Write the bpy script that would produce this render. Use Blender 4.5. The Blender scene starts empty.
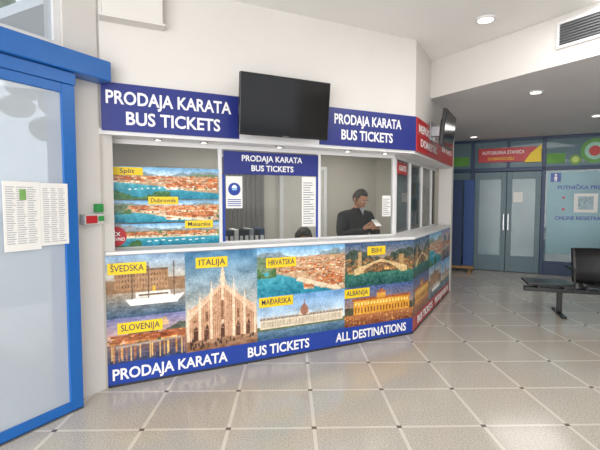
import bpy, math, random
import numpy as np
from mathutils import Matrix, Vector
random.seed(4)
S=bpy.context.scene
# ------------------------------------------------------------------ frames
def frame(o,x,y):
    return Matrix(((x[0],y[0],0,o[0]),(x[1],y[1],0,o[1]),(0,0,1,0),(0,0,0,1)))
A=(-1.58,3.46); B=(1.30,4.91)
L=math.hypot(B[0]-A[0],B[1]-A[1])
U=((B[0]-A[0])/L,(B[1]-A[1])/L); V=(-U[1],U[0])
az=math.radians(28)
W=(math.sin(az),math.cos(az)); R=(math.cos(az),-math.sin(az))
MF=frame(A,U,V); MW=frame(B,W,(-R[0],-R[1])); MR=frame((0,0),R,W)
ML=frame((0,0),W,(-R[0],-R[1]))   # left wall: local x = w, local y = -r
I4=Matrix.Identity(4)
WL=2.6   # length of the side wing
def room(r,w): return (r*R[0]+w*W[0], r*R[1]+w*W[1])
def fr(x,y): return (A[0]+x*U[0]+y*V[0],A[1]+x*U[1]+y*V[1])
def wg(x,y): return (B[0]+x*W[0]-y*R[0],B[1]+x*W[1]-y*R[1])
def inter(p,d,q,e):
    det=d[0]*(-e[1])+e[0]*d[1]
    t=((q[0]-p[0])*(-e[1])+e[0]*(q[1]-p[1]))/det
    return (p[0]+t*d[0],p[1]+t*d[1])
def corner(a,b=None):
    if b is None:b=a
    return inter(fr(0,a),U,wg(0,b),W)
# ------------------------------------------------------------------ materials
def lin(c):
    if isinstance(c,str):
        c=c.lstrip('#'); c=[int(c[i:i+2],16)/255 for i in (0,2,4)]
    return tuple(((x/12.92) if x<=.04045 else ((x+.055)/1.055)**2.4) for x in c)
MC={}
def mat(name,col,rough=.5,metal=0,var=.04,scale=6,emit=0,coat=0):
    if name in MC: return MC[name]
    m=bpy.data.materials.new(name); m.use_nodes=True; nt=m.node_tree; b=nt.nodes['Principled BSDF']
    c=lin(col)
    tc=nt.nodes.new('ShaderNodeTexCoord'); n=nt.nodes.new('ShaderNodeTexNoise'); n.inputs['Scale'].default_value=scale
    n.inputs['Detail'].default_value=4
    r=nt.nodes.new('ShaderNodeValToRGB'); e=r.color_ramp.elements
    e[0].position=.3;e[1].position=.7
    e[0].color=(*[x*(1-var) for x in c],1); e[1].color=(*[min(1,x*(1+var)) for x in c],1)
    nt.links.new(tc.outputs['Object'],n.inputs['Vector']); nt.links.new(n.outputs['Fac'],r.inputs['Fac'])
    nt.links.new(r.outputs['Color'],b.inputs['Base Color'])
    b.inputs['Roughness'].default_value=rough; b.inputs['Metallic'].default_value=metal
    b.inputs['Coat Weight'].default_value=coat
    if emit:
        b.inputs['Emission Color'].default_value=(*c,1); b.inputs['Emission Strength'].default_value=emit
    MC[name]=m; return m
def glassmat(name,tint=(1,1,1),haze=0,hazecol=(.8,.85,.9),refl=.5):
    m=bpy.data.materials.new(name); m.use_nodes=True; nt=m.node_tree; nt.nodes.clear()
    o=nt.nodes.new('ShaderNodeOutputMaterial'); t=nt.nodes.new('ShaderNodeBsdfTransparent'); t.inputs[0].default_value=(*tint,1)
    g=nt.nodes.new('ShaderNodeBsdfGlossy'); g.inputs['Roughness'].default_value=.03
    d=nt.nodes.new('ShaderNodeBsdfDiffuse'); d.inputs[0].default_value=(*hazecol,1)
    f=nt.nodes.new('ShaderNodeFresnel'); f.inputs[0].default_value=1.45
    mu=nt.nodes.new('ShaderNodeMath'); mu.operation='MULTIPLY'; mu.inputs[1].default_value=refl*2
    mu.use_clamp=True
    a=nt.nodes.new('ShaderNodeMixShader'); a.inputs[0].default_value=haze
    c=nt.nodes.new('ShaderNodeMixShader')
    k=nt.links.new
    k(t.outputs[0],a.inputs[1]); k(d.outputs[0],a.inputs[2]); k(f.outputs[0],mu.inputs[0]); k(mu.outputs[0],c.inputs[0])
    k(a.outputs[0],c.inputs[1]); k(g.outputs[0],c.inputs[2]); k(c.outputs[0],o.inputs[0])
    return m
def vcmat(name,rough=.25):
    m=bpy.data.materials.new(name); m.use_nodes=True; nt=m.node_tree; b=nt.nodes['Principled BSDF']
    a=nt.nodes.new('ShaderNodeAttribute'); a.attribute_name='Col'
    nt.links.new(a.outputs['Color'],b.inputs['Base Color']); b.inputs['Roughness'].default_value=rough
    return m
WHITE=mat('painted_wall_white','#d8d5d1',.7,var=.02,scale=2)
CEIL=mat('ceiling_white','#efeeec',.8,var=.015,scale=1.5)
CEILL=mat('lower_ceiling_grey','#dcdbde',.7,var=.02,scale=1.5)
ALU=mat('white_aluminium','#dededf',.35,var=.01)
BLUE=mat('door_blue_paint','#1a63b0',.35,var=.04)
SIGN=mat('sign_blue','#26317c',.35,var=.02)
SIGN2=mat('sign_blue_bright','#22409a',.35,var=.02)
TXT=mat('lettering_white','#f0f0f0',.5,var=.0)
RED=mat('sign_red','#b9232b',.4,var=.03)
YEL=mat('label_yellow','#ecca1e',.5,var=.02)
NAVY=mat('lettering_navy','#16204e',.5,var=0)
BLACK=mat('black_plastic','#0c0c0e',.3,var=.05)
SCREEN=mat('tv_screen_black','#08080a',.12,var=.02)
STEEL=mat('steel','#9a9b9e',.3,metal=1,var=.05)
PAPER=mat('paper_white','#e6e5e2',.7,var=.02)
GREYT=mat('print_grey','#7b7f86',.7,var=.05)
INTW=mat('office_wall_beige','#b8b3aa',.8,var=.05,scale=2)
FRAMEB=mat('frame_dark_blue','#22395c',.45,var=.06)
DOORG=mat('door_grey_blue','#5e7680',.45,var=.06)
GLASS=glassmat('clear_glass',(.95,.97,.97),0,refl=.45)
GLASSD=glassmat('sliding_door_glass',(.84,.89,.93),.5,(.70,.76,.82),.4)
GLASSB=glassmat('back_window_glass',(.45,.6,.65),.55,(.26,.38,.43),.5)
# ------------------------------------------------------------------ helpers
def link(o,parent=None,M=None):
    S.collection.objects.link(o)
    if parent: o.parent=parent
    if M is not None: o.matrix_world=M
    return o
def group(name,parent=None):
    e=bpy.data.objects.new(name,None); e.empty_display_size=.1
    S.collection.objects.link(e)
    if parent: e.parent=parent
    return e
def meshobj(name,v,f,m,M=I4,parent=None,smooth=False,bevel=0):
    me=bpy.data.meshes.new(name); me.from_pydata([tuple(p) for p in v],[],f); me.update()
    import bmesh
    bm=bmesh.new(); bm.from_mesh(me); bmesh.ops.recalc_face_normals(bm,faces=bm.faces); bm.to_mesh(me); bm.free()
    if m: me.materials.append(m)
    if smooth: me.polygons.foreach_set('use_smooth',[True]*len(me.polygons))
    o=bpy.data.objects.new(name,me); link(o,parent,M)
    if bevel:
        b=o.modifiers.new('Bevel','BEVEL'); b.width=bevel; b.segments=2; b.limit_method='ANGLE'
    return o
def boxes(name,lst,m,M=I4,parent=None,bevel=0):
    v=[];f=[]
    for (x0,x1,y0,y1,z0,z1) in lst:
        n=len(v)
        v+=[(x0,y0,z0),(x1,y0,z0),(x1,y1,z0),(x0,y1,z0),(x0,y0,z1),(x1,y0,z1),(x1,y1,z1),(x0,y1,z1)]
        f+=[[n+i for i in q] for q in ((3,2,1,0),(4,5,6,7),(0,1,5,4),(1,2,6,5),(2,3,7,6),(3,0,4,7))]
    return meshobj(name,v,f,m,M,parent,bevel=bevel)
def box(name,x0,x1,y0,y1,z0,z1,m,M=I4,parent=None,bevel=0):
    return boxes(name,[(x0,x1,y0,y1,z0,z1)],m,M,parent,bevel)
def prism(name,pts,z0,z1,m,M=I4,parent=None,bevel=0):
    n=len(pts); v=[(p[0],p[1],z0) for p in pts]+[(p[0],p[1],z1) for p in pts]
    f=[list(range(n))[::-1],list(range(n,2*n))]+[[i,(i+1)%n,n+(i+1)%n,n+i] for i in range(n)]
    return meshobj(name,v,f,m,M,parent,bevel=bevel)
def cyl(name,c,r,d,axis,m,M=I4,parent=None,seg=24,r2=None):
    r2=r if r2 is None else r2
    v=[];
    for k,(rr,t) in enumerate(((r,0),(r2,d))):
        for i in range(seg):
            a=2*math.pi*i/seg; ca,sa=rr*math.cos(a),rr*math.sin(a)
            p={'z':(ca,sa,t),'y':(ca,t,sa),'x':(t,ca,sa)}[axis]
            v.append((c[0]+p[0],c[1]+p[1],c[2]+p[2]))
    f=[list(range(seg))[::-1],list(range(seg,2*seg))]+[[i,(i+1)%seg,seg+(i+1)%seg,seg+i] for i in range(seg)]
    return meshobj(name,v,f,m,M,parent)
RX=Matrix.Rotation(math.pi/2,4,'X')
def text(s,x,z,size,m,M,yoff,parent,width=None,bold=.0,name='lettering',ex=.0008):
    c=bpy.data.curves.new(name,'FONT'); c.body=s; c.size=size; c.align_x='CENTER'; c.align_y='CENTER'
    c.extrude=ex; c.offset=bold; c.resolution_u=3
    c.materials.append(m)
    o=bpy.data.objects.new(name,c); S.collection.objects.link(o)
    sx=1
    if width:
        bpy.context.view_layer.update()
        w=o.dimensions.x
        if w>0: sx=width/w
    o.parent=parent
    o.matrix_world=M@Matrix.Translation((x,yoff,z))@RX@Matrix.Diagonal((sx,1,1,1))
    return o
# ------------------------------------------------------------------ painter (prints on the posters)
def hexs(c):
    if isinstance(c,str):
        c=c.lstrip('#'); return np.array([int(c[i:i+2],16)/255 for i in (0,2,4)])
    return np.array(c)
class Cv:
    def __init__(s,w,h,res=.005,base='#888888',seed=1):
        s.w,s.h,s.res=w,h,res; s.nx=int(round(w/res))+1; s.nz=int(round(h/res))+1
        s.X,s.Z=np.meshgrid(np.linspace(0,w,s.nx),np.linspace(0,h,s.nz))
        s.img=np.ones((s.nz,s.nx,3))*hexs(base); s.rng=np.random.RandomState(seed)
    def sl(s,x0,z0,x1,z1):
        i0=max(0,int(round(x0/s.res)));i1=min(s.nx,int(round(x1/s.res))+1);j0=max(0,int(round(z0/s.res)));j1=min(s.nz,int(round(z1/s.res))+1)
        return (slice(j0,max(j1,j0)),slice(i0,max(i1,i0)))
    def rect(s,x0,z0,x1,z1,c): s.img[s.sl(x0,z0,x1-s.res,z1-s.res)]=hexs(c)
    def grad(s,x0,z0,x1,z1,bot,top):
        q=s.sl(x0,z0,x1,z1); t=((s.Z[q]-z0)/max(1e-6,z1-z0))[...,None].clip(0,1)
        s.img[q]=hexs(bot)*(1-t)+hexs(top)*t
    def poly(s,pts,c):
        xs=[p[0] for p in pts];zs=[p[1] for p in pts]; q=s.sl(min(xs),min(zs),max(xs),max(zs))
        X=s.X[q];Z=s.Z[q]; ins=np.zeros(X.shape,bool); n=len(pts)
        for i in range(n):
            xa,za=pts[i];xb,zb=pts[(i+1)%n]
            if za==zb: continue
            cnd=((za>Z)!=(zb>Z))&(X<(xb-xa)*(Z-za)/(zb-za)+xa); ins^=cnd
        sub=s.img[q]; sub[ins]=hexs(c); s.img[q]=sub
    def circ(s,x,z,r,c,rz=None):
        rz=rz or r; q=s.sl(x-r,z-rz,x+r,z+rz); m=((s.X[q]-x)/r)**2+((s.Z[q]-z)/rz)**2<=1
        sub=s.img[q]; sub[m]=hexs(c); s.img[q]=sub
    def noise(s,x0,z0,x1,z1,amp,cell,sx=1,tint=(1,1,1)):
        q=s.sl(x0,z0,x1,z1); X=s.X[q]/(cell*sx);Z=s.Z[q]/cell
        if X.size==0:return
        X=X-X.min();Z=Z-Z.min(); g=s.rng.rand(int(Z.max())+3,int(X.max())+3)
        i=X.astype(int);j=Z.astype(int);u=X-i;v=Z-j
        u=u*u*(3-2*u); v=v*v*(3-2*v)
        n=g[j,i]*(1-u)*(1-v)+g[j,i+1]*u*(1-v)+g[j+1,i]*(1-u)*v+g[j+1,i+1]*u*v
        s.img[q]=(s.img[q]+((n-.5)*2*amp)[...,None]*np.array(tint)).clip(0,1)
    def town(s,x0,z0,x1,z1,n,roofs,walls,sz=.03,grow=True):
        for k in range(n):
            z=z1-(z1-z0)*(k/n); x=x0+s.rng.rand()*(x1-x0); w=sz*(.6+s.rng.rand())*(1 if not grow else .6+.7*k/n)
            h=w*.6
            a=min(x+w,x1); sh=.82+.3*s.rng.rand()
            s.rect(x,z,a,min(z+h,z1),(hexs(walls[s.rng.randint(len(walls))])*sh).clip(0,1)); s.rect(x,z+h*.6,a,min(z+h*1.1,z1),(hexs(roofs[s.rng.randint(len(roofs))])*sh).clip(0,1))
            if s.rng.rand()<.5: s.rect(x+w*.3,z+h*.15,x+w*.45,z+h*.4,'#5a4a40')
            if s.rng.rand()<.18: s.rect(x+w,z,x+w*1.4,z+h*.6,'#4c6040')
    def ridge(s,x0,x1,zb,zt,c,rough=.3,n=24,floor=None):
        pts=[(x0,floor if floor is not None else zb)]
        for i in range(n+1):
            pts.append((x0+(x1-x0)*i/n, zb+(zt-zb)*(.5+.5*math.sin(i*.35+s.rng.rand()*2*rough)*.8+(s.rng.rand()-.5)*rough*.5)))
        pts.append((x1,floor if floor is not None else zb)); s.poly(pts,c)
    def grade(s,sat=1.0,con=1.05,lift=.02):
        p=np.pad(s.img,((1,1),(1,1),(0,0)),mode='edge')
        bl=(p[:-2,1:-1]+p[2:,1:-1]+p[1:-1,:-2]+p[1:-1,2:])/4
        s.img=s.img*.45+bl*.55
        s.noise(0,0,s.w,s.h,.03,.12); s.noise(0,0,s.w,s.h,.03,.035); s.noise(0,0,s.w,s.h,.04,.009)
        g=s.img.mean(2,keepdims=True); s.img=((g+(s.img-g)*sat-.5)*con+.5+lift).clip(0,1)
PM=vcmat('printed_poster')
def canvas(name,cv,x0,z0,M,yoff,parent):
    ny,nx=cv.nz,cv.nx
    co=np.stack([cv.X+x0,np.full_like(cv.X,yoff),cv.Z+z0],-1).reshape(-1,3)
    idx=np.arange(nx*ny).reshape(ny,nx)
    f=np.stack([idx[:-1,:-1],idx[:-1,1:],idx[1:,1:],idx[1:,:-1]],-1).reshape(-1,4)
    me=bpy.data.meshes.new(name); me.from_pydata(co.tolist(),[],f.tolist()); me.update()
    a=me.color_attributes.new('Col','FLOAT_COLOR','POINT')
    c=cv.img.reshape(-1,3).clip(0,1); c=np.where(c<=.04045,c/12.92,((c+.055)/1.055)**2.4)
    a.data.foreach_set('color',np.concatenate([c,np.ones((len(c),1))],1).astype(np.float32).ravel())
    me.materials.append(PM); o=bpy.data.objects.new(name,me); return link(o,parent,M)
ROOF=['#bf6a3c','#cd8351','#ab5a33','#bd7650']; WALLS=['#ead8bb','#d8c3a0','#efe4d0','#c8b08e']
def coast(cv,x0,z0,x1,z1,mode=0):
    w=x1-x0;h=z1-z0; X=lambda t:x0+t*w; Z=lambda t:z0+t*h
    cv.grad(X(0),Z(.75),X(1),Z(1),'#cddfe9','#6aa3cf')
    cv.ridge(X(0),X(1),Z(.72),Z(.93),'#8496a0',.5,floor=Z(.55))
    cv.ridge(X(0),X(1),Z(.66),Z(.84),'#6f8468',.4,floor=Z(.5))
    cv.grad(X(0),Z(0),X(1),Z(.5),'#1c7690','#4aa3b2')
    if mode==0:
        cv.poly([(X(.0),Z(.72)),(X(1),Z(.74)),(X(1),Z(.2)),(X(.7),Z(.28)),(X(.45),Z(.42)),(X(.2),Z(.5)),(X(0),Z(.56))],'#b49274')
        cv.town(X(.02),Z(.50),X(.99),Z(.75),260,ROOF,WALLS,.024); cv.town(X(.5),Z(.3),X(.99),Z(.55),200,ROOF,WALLS,.03)
        cv.ridge(X(0),X(.55),Z(.04),Z(.30),'#3f6b40',.4,floor=Z(0)); 
        for i in range(12): cv.rect(X(.2+.05*i),Z(.3+.01*i),X(.22+.05*i),Z(.33+.01*i),'#f4f4f0')
    elif mode==1:
        cv.poly([(X(.2),Z(.78)),(X(1),Z(.8)),(X(1),Z(.05)),(X(.85),Z(.02)),(X(.6),Z(.2)),(X(.35),Z(.4)),(X(.15),Z(.5))],'#bd9a79')
        cv.town(X(.2),Z(.45),X(.98),Z(.8),280,ROOF,WALLS,.024); cv.town(X(.5),Z(.1),X(.95),Z(.5),260,ROOF,WALLS,.032)
        cv.poly([(X(.42),Z(.3)),(X(.9),Z(.02)),(X(.92),Z(.08)),(X(.45),Z(.38))],'#d9c9ad')
        cv.ridge(X(0),X(.22),Z(.42),Z(.62),'#4c7042',.4,floor=Z(.4))
    else:
        cv.ridge(X(0),X(1),Z(.6),Z(1.0),'#8f979e',.6,floor=Z(.5))
        cv.rect(X(0),Z(.42),X(1),Z(.68),'#66794f'); cv.town(X(0.02),Z(.4),X(.98),Z(.66),300,ROOF,WALLS,.024)
        cv.rect(X(.0),Z(.38),X(1),Z(.42),'#e0d0b0'); cv.ridge(X(.0),X(.3),Z(.02),Z(.3),'#3b6334',.4,floor=Z(0))
        for i in range(9): cv.rect(X(.35+.06*i),Z(.2+.02*(i%3)),X(.38+.06*i),Z(.24+.02*(i%3)),'#f4f4f0')
    cv.noise(x0,z0,x1,z1,.06,.02); cv.noise(x0,z0,x1,z1,.05,.007)
def sweden(cv,x0,z0,x1,z1):
    w=x1-x0;h=z1-z0; X=lambda t:x0+t*w; Z=lambda t:z0+t*h
    cv.grad(X(0),Z(.4),X(1),Z(1),'#e3c6a0','#84a3c2'); cv.noise(X(0),Z(.6),X(1),Z(1),.09,.05,2)
    cv.rect(X(.0),Z(.4),X(1),Z(.62),'#8d6d50'); cv.rect(X(.1),Z(.45),X(.75),Z(.76),'#a47e5c'); cv.rect(X(.1),Z(.74),X(.75),Z(.78),'#6e5848')
    for i in range(18):
        for j in range(3): cv.rect(X(.12+.035*i),Z(.49+.085*j),X(.132+.035*i),Z(.53+.085*j),'#5d4636')
    cv.poly([(X(.3),Z(.78)),(X(.42),Z(.87)),(X(.54),Z(.78))],'#84684f')
    cv.grad(X(0),Z(0),X(1),Z(.4),'#33506d','#a08f7c'); cv.noise(X(0),Z(0),X(1),Z(.4),.08,.01,5)
    cv.poly([(X(.22),Z(.3)),(X(.28),Z(.2)),(X(.86),Z(.2)),(X(.95),Z(.33))],'#f4f2ec'); cv.rect(X(.35),Z(.32),X(.78),Z(.40),'#e6e2d8')
    cv.rect(X(.38),Z(.345),X(.75),Z(.37),'#5a4636'); cv.rect(X(.55),Z(.40),X(.59),Z(.5),'#c9a53d')
    for m in (.3,.5,.82): cv.rect(X(m),Z(.3),X(m)+.008,Z(.88),'#5d4b40')
    for m in (.3,.5,.82): cv.poly([(X(m-.07),Z(.4)),(X(m),Z(.86)),(X(m-.065),Z(.4))],'#6d5b4e')
    cv.noise(x0,z0,x1,z1,.05,.012)
def slovenia(cv,x0,z0,x1,z1):
    w=x1-x0;h=z1-z0; X=lambda t:x0+t*w; Z=lambda t:z0+t*h
    cv.grad(X(0),Z(.45),X(1),Z(1),'#deaf98','#777aa6')
    cv.ridge(X(.25),X(1),Z(.58),Z(.84),'#4f5549',.3,floor=Z(.4)); cv.rect(X(.55),Z(.76),X(.75),Z(.87),'#cfac84'); cv.rect(X(.68),Z(.86),X(.72),Z(.95),'#bb9870')
    cv.town(X(0),Z(.42),X(1),Z(.64),170,['#94502f','#ab603b'],['#e6b673','#d59557','#bf7f50'],.04)
    cv.grad(X(0),Z(0),X(1),Z(.42),'#26365a','#80615c'); 
    for i in range(26):
        x=cv.rng.rand(); cv.rect(X(x),Z(.05+.1*cv.rng.rand()),X(x)+.008,Z(.42),['#c98f50','#e6bb70','#a06a4e'][i%3])
    cv.poly([(X(.1),Z(.35)),(X(.9),Z(.42)),(X(.9),Z(.46)),(X(.1),Z(.40))],'#a99a8c')
    cv.noise(x0,z0,x1,z1,.07,.012,3)
def milan(cv,x0,z0,x1,z1):
    w=x1-x0;h=z1-z0; X=lambda t:x0+t*w; Z=lambda t:z0+t*h
    cv.grad(X(0),Z(.2),X(1),Z(1),'#d9c3a8','#4a7da3'); cv.noise(X(0),Z(.4),X(1),Z(1),.08,.07,2)
    cv.grad(X(0),Z(0),X(1),Z(.2),'#7b573f','#b38b6b'); cv.noise(X(0),Z(0),X(1),Z(.2),.1,.012,4)
    col='#cfa788'; dk='#a27455'; lt='#e8ccb0'
    def env(t): return .76-abs(t-.5)*.8
    cv.poly([(X(.03),Z(.12)),(X(.03),Z(.42)),(X(.2),Z(.5)),(X(.33),Z(.58)),(X(.5),Z(.68)),(X(.67),Z(.58)),(X(.8),Z(.5)),(X(.97),Z(.42)),(X(.97),Z(.12))],col)
    for i in range(37):
        t=.03+.94*i/36; e=env(t); big=(i%6==0)
        hw=.017 if big else .006
        cv.rect(X(t-hw),Z(.12),X(t+hw),Z(e*.84),lt if big else dk)
        cv.poly([(X(t-hw*1.2),Z(e*.84)),(X(t),Z(e+(.09 if big else .015*(i%3)))),(X(t+hw*1.2),Z(e*.84))],lt)
    cv.rect(X(.49),Z(.6),X(.51),Z(.86),lt); cv.poly([(X(.46),Z(.68)),(X(.5),Z(.91)),(X(.54),Z(.68))],lt)
    for t,zz in ((.13,.3),(.28,.38),(.5,.48),(.72,.38),(.87,.3)):
        cv.rect(X(t-.03),Z(.12),X(t+.03),Z(.22),'#5a3a2c'); cv.poly([(X(t-.03),Z(.22)),(X(t),Z(.27)),(X(t+.03),Z(.22))],'#5a3a2c')
        cv.rect(X(t-.018),Z(.3),X(t+.018),Z(zz+.02),'#80583f')
    for k in range(30):
        t=.04+.9*cv.rng.rand(); zz=.03+.08*cv.rng.rand(); cv.rect(X(t),Z(zz),X(t)+.012,Z(zz)+.03,'#3b2c28')
    cv.noise(X(.0),Z(.12),X(1),Z(.8),.08,.01)
def budapest(cv,x0,z0,x1,z1):
    w=x1-x0;h=z1-z0; X=lambda t:x0+t*w; Z=lambda t:z0+t*h
    cv.grad(X(0),Z(.3),X(1),Z(1),'#dfe6ea','#6f9fcf'); cv.noise(X(0),Z(.5),X(1),Z(1),.08,.06,2)
    cv.grad(X(0),Z(0),X(1),Z(.28),'#2d4f6e','#6f8da2'); cv.noise(X(0),Z(0),X(1),Z(.25),.07,.01,6)
    cv.rect(X(0),Z(.24),X(1),Z(.34),'#5f6b49'); cv.rect(X(.06),Z(.28),X(.95),Z(.50),'#ddd0ba'); cv.rect(X(.06),Z(.48),X(.95),Z(.53),'#8c7e76')
    for i in range(56): cv.rect(X(.07+.0155*i),Z(.31),X(.077+.0155*i),Z(.45),'#a3937f')
    for i in range(24):
        t=.08+.037*i; cv.poly([(X(t-.006),Z(.50)),(X(t),Z(.60+.06*(i%2))),(X(t+.006),Z(.50))],'#cabca6')
    cv.rect(X(.46),Z(.5),X(.56),Z(.62),'#d8cab2'); cv.circ(X(.51),Z(.62),w*.042,'#9b6c58',h*.13); cv.poly([(X(.5),Z(.74)),(X(.51),Z(.88)),(X(.52),Z(.74))],'#8a6a58')
    cv.noise(x0,z0,x1,z1,.05,.01)
def mostar(cv,x0,z0,x1,z1):
    w=x1-x0;h=z1-z0; X=lambda t:x0+t*w; Z=lambda t:z0+t*h
    cv.grad(X(0),Z(.5),X(1),Z(1),'#c09c7c','#3d5a80'); cv.ridge(X(0),X(1),Z(.6),Z(.88),'#3d4a42',.4,floor=Z(.3))
    cv.town(X(0),Z(.3),X(1),Z(.66),220,['#7a5a44','#946c48'],['#b58d58','#806a4c','#cba363','#4c5a42','#3c4a3c'],.04)
    cv.rect(X(.18),Z(.45),X(.23),Z(.80),'#b8986c'); cv.rect(X(.78),Z(.4),X(.85),Z(.70),'#a5875a')
    cv.grad(X(0),Z(0),X(1),Z(.32),'#1b4648','#3a7466')
    cv.poly([(X(.12),Z(.42)),(X(.5),Z(.62)),(X(.9),Z(.42)),(X(.9),Z(.3)),(X(.8),Z(.3)),(X(.72),Z(.42)),(X(.6),Z(.52)),(X(.5),Z(.55)),(X(.4),Z(.52)),(X(.28),Z(.42)),(X(.2),Z(.3)),(X(.12),Z(.3))],'#d0b484')
    cv.noise(x0,z0,x1,z1,.09,.014)
def albania(cv,x0,z0,x1,z1):
    w=x1-x0;h=z1-z0; X=lambda t:x0+t*w; Z=lambda t:z0+t*h
    cv.grad(X(0),Z(.3),X(1),Z(1),'#c08f6c','#42588a'); cv.rect(X(0),Z(.3),X(1),Z(.5),'#4a4838')
    cv.rect(X(.12),Z(.3),X(.95),Z(.68),'#d99c38'); cv.rect(X(.1),Z(.66),X(.97),Z(.72),'#a0562f')
    for i in range(18):
        cv.rect(X(.14+.045*i),Z(.36),X(.16+.045*i),Z(.48),'#7d4a22'); cv.rect(X(.14+.045*i),Z(.54),X(.16+.045*i),Z(.62),'#fbe08a')
    cv.rect(X(.45),Z(.68),X(.58),Z(.82),'#cc9034'); cv.poly([(X(.43),Z(.82)),(X(.515),Z(.92)),(X(.6),Z(.82))],'#a0562f'); cv.grad(X(0),Z(0),X(1),Z(.3),'#6a3a2a','#b07042')
    for i in range(40): cv.circ(X(cv.rng.rand()),Z(.28*cv.rng.rand()),.006,'#efc060')
    cv.noise(x0,z0,x1,z1,.08,.013)
# ------------------------------------------------------------------ floor
def floormat():
    m=bpy.data.materials.new('terrazzo_tiles'); m.use_nodes=True; nt=m.node_tree; b=nt.nodes['Principled BSDF']; N=nt.nodes.new; k=nt.links.new
    tc=N('ShaderNodeTexCoord'); mp=N('ShaderNodeMapping'); mp.vector_type='POINT'
    k(tc.outputs['Object'],mp.inputs[0]); P=.583
    mp.inputs['Location'].default_value=(-.742/P+.5+10,-2.843/P+.5+10,0); mp.inputs['Scale'].default_value=(1/P,1/P,1); mp.inputs['Rotation'].default_value=(0,0,-.022)
    sp=N('ShaderNodeSeparateXYZ'); k(mp.outputs[0],sp.inputs[0])
    def M(op,a,bv=None,c=None):
        n=N('ShaderNodeMath'); n.operation=op
        if hasattr(a,'is_output'): k(a,n.inputs[0])
        else: n.inputs[0].default_value=a
        if bv is not None:
            if hasattr(bv,'is_output'): k(bv,n.inputs[1])
            else: n.inputs[1].default_value=bv
        return n.outputs[0]
    dx=M('ABSOLUTE',M('SUBTRACT',M('FRACT',sp.outputs[0]),.5)); dy=M('ABSOLUTE',M('SUBTRACT',M('FRACT',sp.outputs[1]),.5))
    line=M('LESS_THAN',M('MINIMUM',dx,dy),.022); dot=M('LESS_THAN',M('MAXIMUM',dx,dy),.030)
    joint=M('LESS_THAN',M('ABSOLUTE',M('SUBTRACT',M('MINIMUM',dx,dy),.024)),.002)
    n1=N('ShaderNodeTexNoise'); n1.inputs['Scale'].default_value=90; n1.inputs['Detail'].default_value=3; k(tc.outputs['Object'],n1.inputs['Vector'])
    r=N('ShaderNodeValToRGB'); k(n1.outputs['Fac'],r.inputs[0]); e=r.color_ramp.elements; e[0].position=.36;e[1].position=.62
    e[0].color=(*lin('#aea79c'),1); e[1].color=(*lin('#cdc6bb'),1)
    n2=N('ShaderNodeTexNoise'); n2.inputs['Scale'].default_value=1.6; k(tc.outputs['Object'],n2.inputs['Vector'])
    wn=N('ShaderNodeTexWhiteNoise'); wn.noise_dimensions='2D'; fl=N('ShaderNodeVectorMath'); fl.operation='FLOOR'
    ad=N('ShaderNodeVectorMath'); ad.operation='ADD'; ad.inputs[1].default_value=(.5,.5,0); k(mp.outputs[0],ad.inputs[0]); k(ad.outputs[0],fl.inputs[0]); k(fl.outputs[0],wn.inputs['Vector'])
    mul=N('ShaderNodeMix'); mul.data_type='RGBA'; mul.blend_type='MULTIPLY'; mul.inputs[0].default_value=1
    v=M('ADD',M('MULTIPLY',wn.outputs['Value'],.07),.92); vv=M('ADD',M('MULTIPLY',n2.outputs['Fac'],.14),.92); v=M('MULTIPLY',v,vv)
    cb=N('ShaderNodeCombineColor'); [k(v,cb.inputs[i]) for i in range(3)]
    k(r.outputs[0],mul.inputs[6]); k(cb.outputs[0],mul.inputs[7])
    def mix(f,a,col):
        q=N('ShaderNodeMix'); q.data_type='RGBA'; k(f,q.inputs[0]); k(a,q.inputs[6]); q.inputs[7].default_value=(*lin(col),1); return q.outputs[2]
    c=mix(line,mul.outputs[2],'#d6d0c5'); c=mix(joint,c,'#b3aca0'); c=mix(dot,c,'#6b645c')
    k(c,b.inputs['Base Color']); b.inputs['Roughness'].default_value=.13; b.inputs['Specular IOR Level'].default_value=.5
    bp=N('ShaderNodeBump'); bp.inputs['Strength'].default_value=.05; bp.inputs['Distance'].default_value=.002
    k(n2.outputs['Fac'],bp.inputs['Height']); k(bp.outputs[0],b.inputs['Normal'])
    return m
FM=floormat()
fp=[room(-3.25,-4),room(4.4,-4),room(4.4,10.5),room(-6.5,10.5),room(-6.5,2.45),room(-3.25,2.45)]
prism('floor',fp,-.1,0,FM)
PAVE=mat('outdoor_paving','#a9abad',.9,var=.12,scale=3)
prism('ground',[(-60,-60),(60,-60),(60,60),(-60,60)],-.2,-.11,PAVE)
# ------------------------------------------------------------------ ceilings and walls
H=3.33; HL=2.86
prism('ceiling',fp,H,H+.1,CEIL)
PC=wg(.85,0)
D=(math.sin(math.radians(149)),math.cos(math.radians(149)))
PE=inter(PC,D,room(4.2,0),W)
low=group('ceiling_lower')
prism('slab',[PC,PE,room(4.2,10.27),room(-3.2,10.27),wg(2.85,1.95),wg(2.85,-.0)],HL,H-.002,CEILL,parent=low)
MB=frame(PC,D,(-D[1],D[0]))
blen=(Vector(PE)-Vector(PC)).length
box('bulkhead_face',0.0,blen,-.02,-.002,HL-.004,H-.003,WHITE,MB,low)
wl=group('wall_left')
boxes('masonry',[(2.02,2.42,3.03,3.25,0,H),(-4,-.95,3.03,3.25,0,H),(-.95,2.02,3.03,3.25,2.5,2.66),(-.95,2.02,3.03,3.25,3.27,H)],WHITE,ML,wl)
win=group('window_1')
boxes('frame',[(-.95,2.02,3.06,3.12,2.66,2.70),(-.95,2.02,3.06,3.12,3.23,3.27),(1.97,2.02,3.06,3.12,2.7,3.23),(.98,1.03,3.06,3.12,2.7,3.23),(0,.05,3.06,3.12,2.7,3.23),(-.95,-.9,3.06,3.12,2.7,3.23)],ALU,ML,win,.004)
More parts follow.
